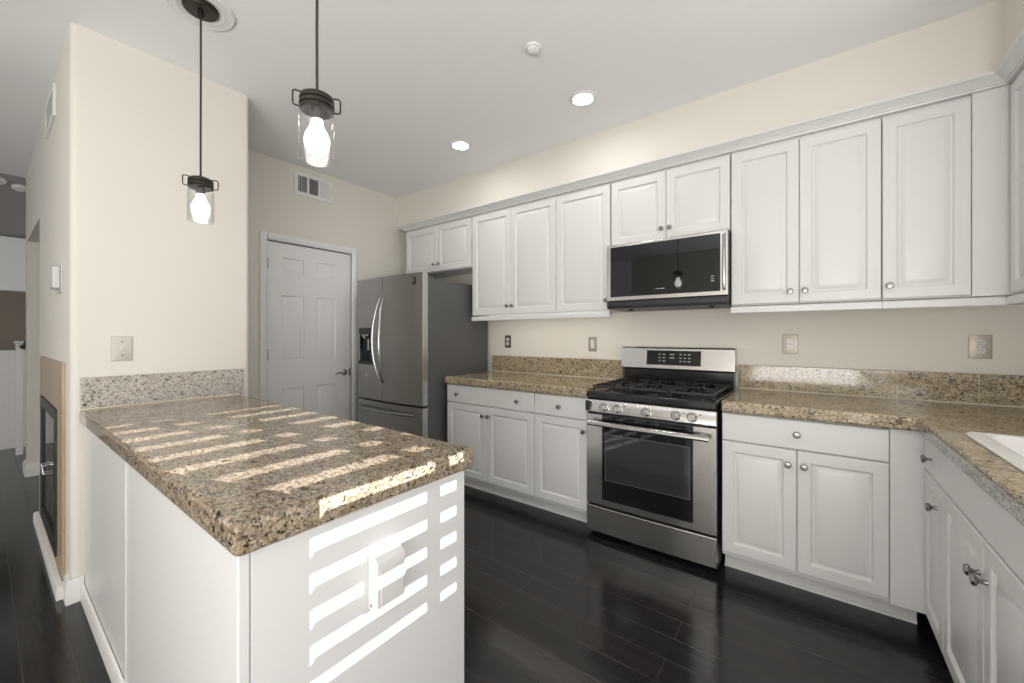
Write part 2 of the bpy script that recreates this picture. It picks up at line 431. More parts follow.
# pantry door: a six panel slab in its casing
def six_panel():
    bm = BM()
    Y0, Y1 = -1.555, -.819; Wd = Y1 - Y0; H = 2.02
    cols = [(.115, .295), (.385 + .025, .385 + .025 + .18)]
    rows = [(.22, .79), (1.02, 1.58), (1.755, 1.90)]
    xs = sorted({0, Wd, *[c for p in cols for c in p]}); zs = sorted({0, H, *[r for p in rows for r in p]})
    X = XD - .012
    def P(d, y, z): return bm.verts.new((X - d, Y0 + y, .012 + z))
    for i in range(len(xs) - 1):
        for j in range(len(zs) - 1):
            x0, x1, z0, z1 = xs[i], xs[i + 1], zs[j], zs[j + 1]
            if any(abs(x0 - c[0]) < 1e-6 for c in cols) and any(abs(z0 - r[0]) < 1e-6 for r in rows):
                prev = None
                for ins, d in ((0, 0), (.005, .010), (.013, .012), (.036, .003), (.04, .0025)):
                    ring = [P(d, x0 + ins, z0 + ins), P(d, x1 - ins, z0 + ins), P(d, x1 - ins, z1 - ins), P(d, x0 + ins, z1 - ins)]
                    if prev:
                        for k in range(4): bm.faces.new((prev[k], prev[(k + 1) % 4], ring[(k + 1) % 4], ring[k]))
                    prev = ring
                bm.faces.new(prev)
            else:
                bm.faces.new((P(0, x0, z0), P(0, x1, z0), P(0, x1, z1), P(0, x0, z1)))
    bmesh.ops.remove_doubles(bm, verts=bm.verts[:], dist=1e-5)
    box(bm, X - .036, X - .012, Y0, Y1, .012, .012 + H)
    bm2 = bm
    return bm2
d1 = struct('door_1', six_panel(), 'door_white')
for p in d1.data.polygons:
    pass
bm = BM()
sweep(bm, [(0, 0), (.058, 0), (.058, .010), (.045, .016), (.02, .014), (.004, .008), (0, .004)],
      [(XD, -.812, 0), (XD, -.812, 2.0975)], up=Vector((1, 0, 0)), side=1)
sweep(bm, [(0, 0), (.058, 0), (.058, .010), (.045, .016), (.02, .014), (.004, .008), (0, .004)],
      [(XD, -1.562, 0), (XD, -1.562, 2.0975)], up=Vector((1, 0, 0)), side=-1)
sweep(bm, [(0, 0), (.058, 0), (.058, .010), (.045, .016), (.02, .014), (.004, .008), (0, .004)], [(XD, -1.562, 2.04), (XD, -.812, 2.04)], up=Vector((1, 0, 0)), side=-1)
obj('door_casing', bm, 'door_white', d1, bevel=.003)
bm = BM()
lathe(bm, [(0, 0), (.030, 0), (.031, .004), (.026, .010), (.012, .013), (.011, .045), (0, .047)], (XD - .012, -.885, .905), 'x', 20)
tube(bm, [(XD + .028, -.883, .905), (XD + .032, -.915, .905), (XD + .030, -.955, .903), (XD + .028, -.992, .894)], [.011, .011, .009, .008], 10)
obj('door_handle', bm, 'chrome', d1, label='polished metal lever handle')
obj('latch_plate', bx(XD - .013, XD - .0105, -.832, -.819, .87, .935), 'bronze', d1)
for z in (.25, 1.05, 1.80):
    bm = BM(); lathe(bm, [(0, 0), (.006, 0), (.006, .09), (0, .09)], (XD - .006, -1.556, z), 'z', 10); obj('door_hinge', bm, 'nickel', d1)

# ------------------------------------------------------------------ cabinets
def knob_bm(x, y, z):
    bm = BM()
    lathe(bm, [(0, 0), (.0075, 0), (.0065, -.004), (.0052, -.012), (.0075, -.017), (.0145, -.021), (.0155, -.026), (.012, -.031), (0, -.033)], (x, y, z), 'y', 18)
    return bm
def cab_door(t, x0, x1, z0, z1, knob, rings=DOOR_RINGS, name='door'):
    g = .0011
    bm = BM(); rings_panel(bm, x1 - x0 - 2 * g, z1 - z0 - 2 * g, rings, x0 + g, z0 + g, 0, .019)
    d = obj(name, bm, 'white', t, ang=20)
    for kx, kz in (knob or []):
        obj('knob', knob_bm(kx, 0, kz), 'knob', d)
    return d
RAIL = [(0, 0), (.022, 0), (.026, .004), (.026, .030), (.020, .038), (.004, .040), (0, .040)]
def wall_cabinet(loc, w, z0, z1, doors, label, depth=.288, rail=True, rotz=0, filler=0, fill_reach=0, group='white wall cabinets', rx0=0, rx1=0):
    """local frame: door faces at y=0, x along the run, z measured from loc"""
    t = thing('wall_cabinet', label, 'cabinet', loc, rotz, group, world=False)
    base = loc[2]
    bm = BM(); box(bm, 0, w + filler, .0195, depth + .0195, z0 - base, z1 - base)
    if filler: box(bm, w + .001, w + filler + fill_reach, .004, .0195, z0 - base, z1 - base)
    obj('carcass', bm, 'white', t, bevel=.0015)
    for x0, x1, kn in doors:
        cab_door(t, x0, x1, z0 - base + .004, z1 - base - .016, [(kx, kz - base) for kx, kz in kn])
    if rail:
        bm = BM(); sweep(bm, RAIL, [(rx0, .018, z0 - base - .0455), (w + filler + rx1, .018, z0 - base - .0455)])
        obj('light_rail', bm, 'white', t)
    return t
ZU0, ZU1 = 1.428, 2.334
wall_cabinet((-2.227, -.31, 1.872), .915, 1.872, ZU1, [(0, .468, [(.436, 1.945)]), (.468, .915, [(.500, 1.945)])],
             'short white two-door wall cabinet above the refrigerator', rail=False)
wall_cabinet((-1.297, -.31, 1.382), .868, ZU0, ZU1, [(0, .431, [(.405, 1.50)]), (.431, .868, [(.457, 1.50)])],
             'tall white two-door wall cabinet right of the refrigerator')
wall_cabinet((-.427, -.31, 1.382), .440, ZU0, ZU1, [(0, .440, [(.413, 1.50)])],
             'tall white single-door wall cabinet left of the microwave')
wall_cabinet((.020, -.31, 1.872), .741, 1.872, ZU1, [(0, .374, [(.348, 1.945)]), (.374, .741, [(.400, 1.945)])],
             'short white two-door wall cabinet above the microwave', rail=False)
wall_cabinet((.766, -.31, 1.382), .656, ZU0, ZU1, [(0, .327, [(.287, 1.495)]), (.327, .656, [(.352, 1.495)])],
             'tall white two-door wall cabinet right of the microwave')
wall_cabinet((1.424, -.31, 1.382), .296, ZU0, ZU1, [(0, .296, [(.026, 1.495)])],
             'tall white wall cabinet with blank filler in the right corner', filler=.098, fill_reach=.030)
wall_cabinet((1.822, -.335, 1.382), .56, ZU0, ZU1, [(.004, .56, [(.50, 1.495)])],
             'white wall cabinet on the right wall, cut by the photo edge', rotz=-PI / 2)
# small bracket at the left end of the refrigerator cabinet
# crown moulding, mitred in the corner
CROWN = [(-.030, 0), (.006, 0), (.008, .006), (.006, .010), (.012, .011), (.013, .016), (.020, .022), (.034, .032), (.038, .034), (.038, .037), (.046, .039), (.050, .044), (.050, .054), (-.030, .054)]
bm = BM(); sweep(bm, CROWN, [(-2.245, -.235, 2.335), (-2.245, -.312, 2.335), (1.822, -.312, 2.335), (1.822, -.91, 2.335)])
cr = obj('crown_molding', bm, 'white'); tag(cr, 'white crown molding running along the tops of the wall cabinets', 'molding')
# bracket
br = obj('cabinet_bracket', bx(-2.252, -2.229, -.292, -.284, 1.90, 1.965), 'plastic'); 
tag(br, 'small pale bracket on the wall end of the cabinet above the refrigerator', 'bracket')
# lit strip under the left wall cabinets
t = thing('under_cabinet_light', 'thin lit light bar under the wall cabinets left of the microwave', 'light', (-.56, -.24, 1.395))
obj('housing', bx(-1.13, -.01, -.275, -.215, 1.404, 1.4275), 'plastic', t, bevel=.002)
obj('diffuser', bx(-1.12, -.02, -.283, -.222, 1.393, 1.4035), 'strip', t, bevel=.002)

def base_cabinet(loc, w, doors, drawers, label, rotz=0, depth=.60, toe=True, endl=False, filler=0, sink=False, group='white base cabinets'):
    t = thing('base_cabinet', label, 'cabinet', loc, rotz, group, world=False)
    bm = BM()
    if sink:
        box(bm, 0, w, .0195, depth, .098, .66); box(bm, 0, w, .0195, .034, .6605, .853)
    else: box(bm, 0, w + filler, .0195, depth, .098, .853)
    if filler: box(bm, w + .001, w + filler + .025, .004, .0195, .098, .853)
    obj('carcass', bm, 'white', t, bevel=.0015)
    bm = BM(); box(bm, 0, w + filler, .105, .12, 0, .0975)
    sweep(bm, [(0, 0), (.012, 0), (.011, .006), (.006, .011), (0, .012)], [(0, .105, 0), (w + filler, .105, 0)])
    obj('toe_kick', bm, 'white', t)
    for x0, x1, kn in doors: cab_door(t, x0, x1, .118, .702, kn)
    for x0, x1, kn in drawers: cab_door(t, x0, x1, .706, .848, kn, SLAB_RINGS, 'drawer')
    return t
base_cabinet((-1.292, -.625, 0), .872, [(0, .433, [(.405, .632)]), (.433, .872, [(.461, .632)])], [(0, .872, [(.125, .775), (.733, .775)])],
             'white base cabinet with wide two-knob drawer beside the refrigerator')
base_cabinet((-.418, -.625, 0), .413, [(0, .413, [(.388, .632)])], [(0, .413, [(.2065, .775)])],
             'narrow white base cabinet directly left of the stove')
base_cabinet((.768, -.625, 0), .647, [(0, .322, [(.287, .632)]), (.322, .647, [(.350, .632)])], [(0, .647, [(.322, .78)])],
             'white two-door base cabinet directly right of the stove', filler=.098)
base_cabinet((1.517, -.628, 0), .300, [(.004, .298, [(.225, .615)])], [(.004, .298, [(.145, .775)])],
             'narrow white base cabinet in the corner beside the sink cabinet', rotz=-PI / 2, depth=.59)
base_cabinet((1.517, -.930, 0), .840, [(0, .415, [(.388, .60)]), (.415, .840, [(.445, .60)])], [(0, .840, [])],
             'white sink base cabinet with plain panel above two doors', rotz=-PI / 2, depth=.59, sink=True)

# ------------------------------------------------------------------ countertops
ZT, ZB = .914, .8545
def seams(bm, segs): pass
def slab(name, pts, label, z0=ZB, z1=ZT, mat='granite', bev=.012):
    bm = BM(); prism(bm, pts, z0, z1)
    return bm
# left of the stove
t = thing('countertop', 'tan granite countertop between the refrigerator and the stove', 'countertop', (-.65, -.32, ZB))
obj('slab', slab('', [(-1.304, -.648), (-.004, -.648), (-.004, -.001), (-1.304, -.001)], ''), 'granite', t, bevel=.012, seg=3)
obj('backsplash', bx(-1.304, -.004, -.022, -.001, ZT + .0005, 1.064), 'granite', t, bevel=.003)
obj('caulk_line', bx(-1.303, -.005, -.027, -.0225, ZT + .0003, ZT + .005), 'caulk', t)
# right of the stove and along the sink wall: L shape with a sink cut-out
XE = 1.497
t = thing('countertop', 'L-shaped tan granite countertop turning the corner to the sink', 'countertop', (1.5, -.32, ZB))
bm = BM()
SX0, SX1, SY0, SY1 = 1.60, 2.02, -1.72, -.96
xs = [.768, XE, SX0, SX1, XR - .001]; ys = [-2.45, SY0, SY1, -.648, -.001]
def cell(i, j):
    if i == 0: return j == 3
    if i == 2 and j == 1: return False
    return True
vt = {}
def V(i, j, z):
    k = (i, j, z)
    if k not in vt: vt[k] = bm.verts.new((xs[i], ys[j], z))
    return vt[k]
for i in range(4):
    for j in range(4):
        if not cell(i, j): continue
        bm.faces.new([V(i, j, ZT), V(i + 1, j, ZT), V(i + 1, j + 1, ZT), V(i, j + 1, ZT)])
        bm.faces.new([V(i, j + 1, ZB), V(i + 1, j + 1, ZB), V(i + 1, j, ZB), V(i, j, ZB)])
        for di, dj, a, b in ((0, -1, (i, j), (i + 1, j)), (1, 0, (i + 1, j), (i + 1, j + 1)), (0, 1, (i + 1, j + 1), (i, j + 1)), (-1, 0, (i, j + 1), (i, j))):
            ni, nj = i + di, j + dj
            if 0 <= ni < 4 and 0 <= nj < 4 and cell(ni, nj): continue
            bm.faces.new([V(*a, ZB), V(*b, ZB), V(*b, ZT), V(*a, ZT)])
bmesh.ops.dissolve_limit(bm, angle_limit=.01, verts=bm.verts[:], edges=bm.edges[:])
obj('slab', bm, 'granite', t, bevel=.012, seg=3)
obj('edge_face', bx(XE - .003, XE - .0005, -2.44, -.665, ZB + .006, ZT - .013), 'granite_grey', t, bevel=.001, label='grey veined edge strip')
bm = BM(); box(bm, .768, XR - .024, -.022, -.001, ZT + .0005, 1.064); obj('backsplash', bm, 'granite', t, bevel=.003)
obj('backsplash', bx(XR - .023, XR - .001, -2.45, -.001, ZT + .0005, 1.064), 'granite', t, bevel=.003)
bm = BM(); box(bm, .769, XR - .03, -.027, -.0225, ZT + .0003, ZT + .005)
for x in (.793, 1.057, 1.513, 1.805): box(bm, x - .001, x + .001, -.0226, -.0222, ZT + .003, 1.063)
obj('caulk_line', bm, 'caulk', t)
# base under the far end of the sink run (behind the frame edge)
base_cabinet((1.517, -1.772, 0), .67, [(0, .335, [(.30, .632)]), (.335, .67, [(.37, .632)])], [(0, .67, [(.335, .775)])],
             'white base cabinet past the sink cabinet at the near end', rotz=-PI / 2, depth=.59)

# sink
t = thing('kitchen_sink', 'white drop-in kitchen sink set into the right countertop', 'sink', (1.81, -1.34, ZT))
bm = BM()
def rrect(x0, x1, y0, y1, r, n=5):
    return arc(x1 - r, y1 - r, r, 0, 90, n) + arc(x0 + r, y1 - r, r, 90, 180, n) + arc(x0 + r, y0 + r, r, 180, 270, n) + arc(x1 - r, y0 + r, r, 270, 360, n)
lev = [((1.563, 2.07, -1.765, -.937), .03, ZT + .0005), ((1.562, 2.071, -1.766, -.936), .03, ZT + .006), ((1.568, 2.063, -1.758, -.942), .03, ZT + .012),
       ((1.590, 2.04, -1.735, -.958), .036, ZT + .012), ((1.606, 2.014, -1.714, -.966), .05, ZT + .010), ((1.612, 2.008, -1.708, -.972), .05, ZT - .02),
       ((1.63, 1.99, -1.69, -.99), .06, ZT - .19), ((1.70, 1.92, -1.6, -1.08), .06, ZT - .205)]
prev = None
for r, rad, z in lev:
    ring = [bm.verts.new((x, y, z)) for x, y in rrect(*r, rad)]
    if prev:
        for k in range(len(ring)): bm.faces.new((prev[k], prev[(k + 1) % len(ring)], ring[(k + 1) % len(ring)], ring[k]))
    prev = ring
bm.faces.new(prev)
obj('basin', bm, 'porcelain', t)
bm = BM(); lathe(bm, [(0, 0), (.04, 0), (.043, .003), (.03, .004), (0, .002)], (1.81, -1.34, ZT - .2045), 'z', 20)
obj('drain', bm, 'chrome', t)

# ------------------------------------------------------------------ peninsula
PZ, PB = .900, .836
t = thing('peninsula_cabinet', 'white boxed peninsula base with plain panels standing out from the wall', 'cabinet', (-.68, -2.36, 0))
obj('body', bx(XP + .003, .256, -2.660, -2.062, .0, PB - .001), 'white', t)
obj('end_panel', bx(.2565, .270, -2.652, -2.052, .001, PB - .001), 'white', t, bevel=.002)
bm = BM(); box(bm, -.712, .262, -2.672, -2.6605, .0, PB - .001); obj('side_panel', bm, 'white', t, bevel=.0015)
obj('side_panel', bx(XP + .02, -.714, -2.670, -2.6605, .0, PB - .001), 'white', t, bevel=.0015)
obj('side_batten', bx(-.722, -.706, -2.6745, -2.6722, .073, PB - .001), 'white', t)
obj('corner_bead', bx(.254, .2715, -2.675, -2.6525, .0, PB - .001), 'white', t, bevel=.004)
bm = BM(); sweep(bm, [(0, 0), (.012, 0), (.012, .055), (.008, .068), (0, .072)], [(XP + .02, -2.6725, 0), (.254, -2.6725, 0)]); obj('baseboard', bm, 'white_trim', t)
# kitchen-side doors of the peninsula
for i in range(4):
    x0 = -1.60 + i * .462
    bm = BM(); rings_panel(bm, .455, .70, DOOR_RINGS, 0, 0, 0, .018)
    bm.transform(Matrix.Translation((x0 + .455, -2.043, .115)) @ Matrix.Rotation(PI, 4, 'Z'))
    obj('door', bm, 'white', t, ang=20)
t = thing('countertop', 'brown speckled granite countertop of the peninsula, striped by sunlight', 'countertop', (-.68, -2.36, PB))
obj('slab', slab('', [(XP + .001, -2.688), (.296, -2.688), (.296, -2.030), (XP + .001, -2.030)], '', PB, PZ), 'granite_edge', t, bevel=.014, seg=3)
obj('backsplash', bx(XP + .001, XP + .021, -2.684, -2.012, PZ + .0005, 1.052), 'granite_pale', t, bevel=.003, label='paler speckled granite strip against the wall')
obj('caulk_line', bx(XP + .0215, XP + .027, -2.682, -2.03, PZ + .0003, PZ + .006), 'caulk', t)
# white box on the end panel
t = thing('outlet_cover', 'white raised outlet cover box on the sunlit peninsula end panel', 'outlet', (.27, -2.348, .53))
bm = BM()
prof = [(.2705, .578), (.306, .584), (.310, .589), (.310, .698), (.307, .703), (.2705, .722)]
A = [bm.verts.new((x, -2.395, z)) for x, z in prof]; B = [bm.verts.new((x, -2.312, z)) for x, z in prof]
bm.faces.new(A); bm.faces.new(B[::-1])
for i in range(len(prof)): bm.faces.new((A[i], A[(i + 1) % len(prof)], B[(i + 1) % len(prof)], B[i]))
obj('hood', bm, 'plastic', t, bevel=.003, seg=2)
obj('flap', bx(.3105, .3135, -2.386, -2.321, .600, .684), 'plastic', t, bevel=.002)
bm = BM(); lathe(bm, [(0, 0), (.004, 0), (.004, -.002), (0, -.003)], (.285, -2.395, .592), 'y', 10); obj('screw', bm, 'nickel', t)

# ------------------------------------------------------------------ stove
RX0, RX1 = .009, .751
t = thing('gas_range', 'stainless steel gas range with black cooktop between the base cabinets', 'stove', ((RX0 + RX1) / 2, -.34, 0))
obj('body', bx(RX0, RX1, -.635, -.03, .02, .855), 'blackplastic', t)
for x in (RX0 + .05, RX1 - .05):
    for y in (-.58, -.08):
        bm = BM(); lathe(bm, [(0, 0), (.018, 0), (.018, .0195), (0, .0195)], (x, y, 0), 'z', 12); obj('foot', bm, 'blackplastic', t)
bm = BM()
prism(bm, [(RX0 - .002, -.668), (RX1 + .002, -.668), (RX1 + .002, -.03), (RX0 - .002, -.03)], .8555, .905)
ck = obj('cooktop', bm, 'black', t, bevel=.014, seg=3)
# control panel, gently raked
bm = BM()
prof = [(-.636, .772), (-.668, .772), (-.674, .780), (-.668, .850), (-.664, .8550), (-.636, .8550)]
A = [bm.verts.new((RX0, y, z)) for y, z in prof]; B = [bm.verts.new((RX1, y, z)) for y, z in prof]
bm.faces.new(A); bm.faces.new(B[::-1])
for i in range(6): bm.faces.new((A[i], A[(i + 1) % 6], B[(i + 1) % 6], B[i]))
cp = obj('control_panel', bm, 'steel', t, bevel=.003)
for x in (.129, .214, .385, .549, .633):
    bm = BM(); lathe(bm, [(0, 0), (.027, 0), (.027, -.005), (.022, -.008), (.020, -.030), (.016, -.034), (0, -.034)], (x, -.671, .814), 'y', 22)
    box(bm, x - .003, x + .003, -.709, -.704, .797, .831)
    obj('knob', bm, 'steel_handle', cp, ang=30)
    bm = BM(); box(bm, x + .034, x + .046, -.6705, -.669, .828, .832); obj('mark', bm, 'blackplastic', cp)
obj('panel_cap', bx(RX0 + .001, RX0 + .03, -.690, -.672, .786, .846), 'blackplastic', cp, bevel=.004)
# oven door
dr = obj('oven_door', bx(RX0, RX1, -.668, -.637, .205, .765), 'steel', t, bevel=.004)
obj('door_glass', bx(.114, .637, -.6705, -.6675, .243, .7635), 'blackglass', dr, bevel=.001)
fr = BM()
x0, x1, z0, z1 = .134, .622, .365, .652
for a in ((x0, x1, z1 - .006, z1), (x0, x1, z0, z0 + .004), (x0, x0 + .005, z0 + .004, z1 - .006), (x1 - .005, x1, z0 + .004, z1 - .006)):
    box(fr, a[0], a[1], -.6715, -.6706, a[2], a[3])
obj('window_border', fr, M.setdefault('border', new_mat('dark_grey_frit', (.10, .10, .10), .12)), dr)
# inside of the window: racks dimly seen as pale lines
M['ovenwin'] = new_mat('smoked_oven_window', (.035, .034, .033), .06, spec=.9)
obj('window', bx(x0 + .006, x1 - .006, -.6712, -.6706, z0 + .005, z1 - .007), 'ovenwin', dr)
bm = BM()
tube(bm, [(.040 + (RX1 - .070) * i / 12, -.712 - .010 * math.sin(PI * i / 12), .718) for i in range(13)], .0185, 14, sx=.7)
for x in (RX0 + .065, RX1 - .065): box(bm, x - .012, x + .012, -.706, -.668, .708, .728)
obj('door_handle', bm, 'steel_handle', dr, ang=40)
bm = BM()
# storage drawer with slightly bowed face
n = 12; A = []; B = []
for i in range(n + 1):
    x = RX0 + (RX1 - RX0) * i / n; y = -.668 - .006 * math.sin(PI * i / n)
    A.append((bm.verts.new((x, y, .035)), bm.verts.new((x, y, .192)), bm.verts.new((x, -.637, .035)), bm.verts.new((x, -.637, .192))))
for p, q in zip(A, A[1:]):
    bm.faces.new((p[0], q[0], q[1], p[1])); bm.faces.new((p[1], q[1], q[3], p[3])); bm.faces.new((p[2], p[0], p[0], q[0])[:1] + (q[2], q[0], p[0])) if False else None
    bm.faces.new((p[2], q[2], q[0], p[0])); bm.faces.new((p[3], q[3], q[2], p[2]))
for p in (A[0], A[-1]): bm.faces.new((p[0], p[1], p[3], p[2]))
obj('storage_drawer', bm, 'steel', t, bevel=.004)
# backguard
bm = BM(); box(bm, .024, .750, -.075, -.005, .9055, 1.012); obj('backguard_riser', bm, 'black', t, bevel=.004)
bm = BM()
prof = [(-.006, 1.0125), (-.082, 1.0125), (-.088, 1.020), (-.072, 1.160), (-.062, 1.171), (-.006, 1.171)]
A = [bm.verts.new((.006, y, z)) for y, z in prof]; B = [bm.verts.new((.758, y, z)) for y, z in prof]
bm.faces.new(A); bm.faces.new(B[::-1])
for i in range(6): bm.faces.new((A[i], A[(i + 1) % 6], B[(i + 1) % 6], B[i]))
bg_ = obj('backguard', bm, 'steel', t, bevel=.005, seg=3)
def on_guard(bm, xa, xb, za, zb, out):
    def y(z): return -.088 + (z - 1.020) * (.016 / .14) - out
    v = [bm.verts.new((x, y(z) + d, z)) for d in (0, .003) for x, z in ((xa, za), (xb, za), (xb, zb), (xa, zb))]
    for f in ((0, 1, 2, 3), (7, 6, 5, 4), (0, 4, 5, 1), (1, 5, 6, 2), (2, 6, 7, 3), (3, 7, 4, 0)): bm.faces.new([v[i] for i in f])
bm = BM(); on_guard(bm, .196, .556, 1.046, 1.147, .0025)
for cx, ws in ((.30, (.012, .018)), (.375, (.03,)), (.44, (.014, .014, .016))):
    for k, wd in enumerate(ws):
        for z in (1.118, 1.094, 1.072):
            if cx == .375 and z < 1.09: continue
            on_guard(bm, cx - .02 + k * .027, cx - .02 + k * .027 + wd, z, z + .006, .0031)
two(obj('display', bm, 'blackglass', bg_, smooth=False), 'led', lambda p: p.area < .0004)
bm = BM(); lathe(bm, [(0, 0), (.008, 0), (.008, -.0015), (0, -.002)], (.036, -.0885, 1.032), 'y', 16); obj('badge', bm, 'chrome', bg_)
# burners and grates
burn = [(.16, -.50, .045), (.16, -.22, .036), (.382, -.36, .05), (.604, -.50, .05), (.604, -.22, .036)]
for x, y, r in burn:
    bm = BM(); lathe(bm, [(0, .0055), (r + .014, .0055), (r + .012, .010), (r, .012), (r, .018), (r - .006, .022), (0, .0225)], (x, y, .900), 'z', 22)
    obj('burner', bm, 'iron', t)
def grate(xa, xb):
    bm = BM(); ya, yb = -.625, -.095; z0, z1 = .926, .940
    for x in (xa, xb - .012): box(bm, x, x + .012, ya, yb, z0, z1)
    for y in (ya, yb - .012, (ya + yb) / 2 - .006): box(bm, xa + .012, xb - .012, y, y + .012, z0, z1)
    xm = (xa + xb) / 2
    for y0, y1 in ((ya + .012, ya + .085), (-.445, -.366), (-.354, -.275), (yb - .085, yb - .012)):
        box(bm, xm - .005, xm + .005, y0, y1, z0, z1 + .004)
    for yc in (-.50, -.22):
        for xa2, xb2 in ((xa + .012, xa + .07), (xb - .07, xb - .012)): box(bm, xa2, xb2, yc - .005, yc + .005, z0, z1 + .004)
    for x in (xa, xb - .012):
        for y in (ya, yb - .012): box(bm, x + .001, x + .011, y + .001, y + .011, .9055, z0)
    return bm
for xa, xb in ((.03, .262), (.268, .496), (.502, .734)):
    obj('grate', grate(xa, xb), 'iron', t, bevel=.003)

# ------------------------------------------------------------------ microwave
MX0, MX1, MZ0, MZ1 = .020, .762, 1.432, 1.8705
t = thing('microwave', 'stainless steel microwave with black glass door mounted above the stove', 'microwave', ((MX0 + MX1) / 2, -.19, MZ0))
obj('body', bx(MX0 + .002, MX1, -.352, -.002, 1.449, MZ1), 'blackplastic', t, bevel=.002)
d = obj('door', bx(MX0, MX1 - .002, -.386, -.353, 1.487, MZ1 - .004), 'steel', t, bevel=.005, seg=3)
bm = BM(); box(bm, .050, .722, -.3885, -.3855, 1.513, 1.849)
for i, wd in enumerate((.004, .010, .008, .012, .009)): box(bm, .345 + i * .013, .345 + i * .013 + wd, -.3890, -.3884, 1.548, 1.553)
for z in (1.60, 1.585, 1.572): box(bm, .672, .690, -.3890, -.3884, z, z + .004)
two(obj('door_glass', bm, 'blackglass', d, smooth=False), 'led', lambda p: p.area < .0003)
bm = BM()
tube(bm, [(.742, -.389, 1.520), (.742, -.396, 1.535), (.742, -.398, 1.68), (.742, -.396, 1.83), (.742, -.389, 1.845)], .009, 10)
obj('door_edge_grip', bm, 'steel_handle', d)
bm = BM(); lathe(bm, [(0, 0), (.006, 0), (.006, -.001), (0, -.0012)], (.040, -.3862, 1.499), 'y', 14)
for i in range(2): box(bm, .050 + i * .009, .056 + i * .009, -.3872, -.3860, 1.495, 1.503)
obj('badge', bm, 'led', d)
bm = BM(); prof = [(-.380, 1.484), (-.384, 1.452), (-.376, 1.436), (-.340, 1.432), (-.02, 1.432), (-.02, 1.448), (-.351, 1.448), (-.351, 1.484)]
A = [bm.verts.new((MX0 + .001, y, z)) for y, z in prof]; B = [bm.verts.new((MX1 - .004, y, z)) for y, z in prof]
bm.faces.new(A); bm.faces.new(B[::-1])
for i in range(len(prof)): bm.faces.new((A[i], A[(i + 1) % len(prof)], B[(i + 1) % len(prof)], B[i]))
obj('vent_hood', bm, 'blackplastic', t, bevel=.002)
for x in (.16, .66):
    bm = BM(); lathe(bm, [(0, 0), (.018, 0), (.014, -.012), (0, -.013)], (x, -.30, 1.4318), 'z', 14); obj('task_lamp', bm, 'blackplastic', t)

# ------------------------------------------------------------------ refrigerator
FX0, FX1 = -2.262, -1.342
t = thing('refrigerator', 'dark stainless french-door refrigerator with ice dispenser beside the pantry door', 'refrigerator', ((FX0 + FX1) / 2, -.42, 0))
obj('body', bx(FX0 + .006, FX1 - .002, -.785, -.04, .03, 1.715), 'fridge_side', t, bevel=.006)
obj('base_grille', bx(FX0 + .01, FX1 - .01, -.80, -.75, .006, .075), 'blackplastic', t)
def bowed(xa, xb, z0, z1, hole=None):
    """door slab whose front bows out over the whole width of the refrigerator"""
    def yf(x):
        s = (x - FX0) / (FX1 - FX0)
        return -.842 - .030 * math.sin(PI * min(1, max(0, s))) ** .8
    bm = BM(); n = 14
    xs = sorted({xa + (xb - xa) * i / n for i in range(n + 1)} | ({hole[0], hole[1]} if hole else set()))
    zs = [z0, z1] if not hole else [z0, hole[2], hole[3], z1]
    grid = {(i, j): bm.verts.new((x, yf(x), z)) for i, x in enumerate(xs) for j, z in enumerate(zs)}
    back = {(i, j): bm.verts.new((x, -.790, z)) for i, x in enumerate(xs) for j, z in ((0, z0), (1, z1))}
    J = len(zs) - 1
    for i in range(len(xs) - 1):
        for j in range(J):
            if hole and j == 1 and xs[i] >= hole[0] - 1e-6 and xs[i + 1] <= hole[1] + 1e-6: continue
            bm.faces.new((grid[i, j], grid[i + 1, j], grid[i + 1, j + 1], grid[i, j + 1]))
        bm.faces.new((grid[i, J], grid[i + 1, J], back[i + 1, 1], back[i, 1]))
        bm.faces.new((back[i, 0], back[i + 1, 0], grid[i + 1, 0], grid[i, 0]))
        bm.faces.new((back[i, 1], back[i + 1, 1], back[i + 1, 0], back[i, 0]))
    L_ = len(xs) - 1
    for i in (0, L_): bm.faces.new([grid[i, j] for j in range(J + 1)] + [back[i, 1], back[i, 0]])
    return bm, yf
XM = -1.838
HOLE = (-2.205, -1.985, .995, 1.318)
bm, yf = bowed(FX0, XM - .002, .685, 1.762, HOLE)
ld = obj('door', bm, 'fridge', t, ang=30)
# dispenser recess
bm = BM()
hx0, hx1, hz0, hz1 = HOLE
box(bm, hx0 - .004, hx0 + .006, yf(hx0) - .004, -.80, hz0 - .004, hz1 + .004); box(bm, hx1 - .006, hx1 + .004, yf(hx1) - .004, -.80, hz0 - .004, hz1 + .004)
box(bm, hx0 + .006, hx1 - .006, yf(hx1) - .003, -.80, hz1 - .055, hz1 + .004); box(bm, hx0 + .006, hx1 - .006, yf(hx1) - .003, -.80, hz0 - .004, hz0 + .03)
box(bm, hx0, hx1, -.803, -.7905, hz0, hz1)
obj('dispenser', bm, 'blackglass', ld, bevel=.002)
bm = BM(); box(bm, -2.115, -2.085, -.835, -.805, 1.12, 1.262); lathe(bm, [(0, 0), (.045, 0), (.05, -.012), (.03, -.04), (0, -.04)], (-2.09, -.85, 1.262), 'z', 16)
obj('dispenser_nozzle', bm, 'fridge_edge', ld)
obj('dispenser_paddle', bx(-2.05, -2.015, -.842, -.836, 1.07, 1.25), 'fridge_edge', ld, bevel=.002)
bm = BM(); lathe(bm, [(0, 0), (.017, 0), (.017, -.003), (0, -.0035)], (-2.10, yf(-2.10) + .001, .90), 'y', 16); box(bm, -2.08, -2.01, yf(-2.05) - .0022, yf(-2.05) - .0005, .896, .902)
obj('sticker', bm, 'fridge_edge', ld)
bm, yf = bowed(XM + .002, FX1, .685, 1.762)
rd = obj('door', bm, 'fridge', t, ang=30)
bx_ = -1.435
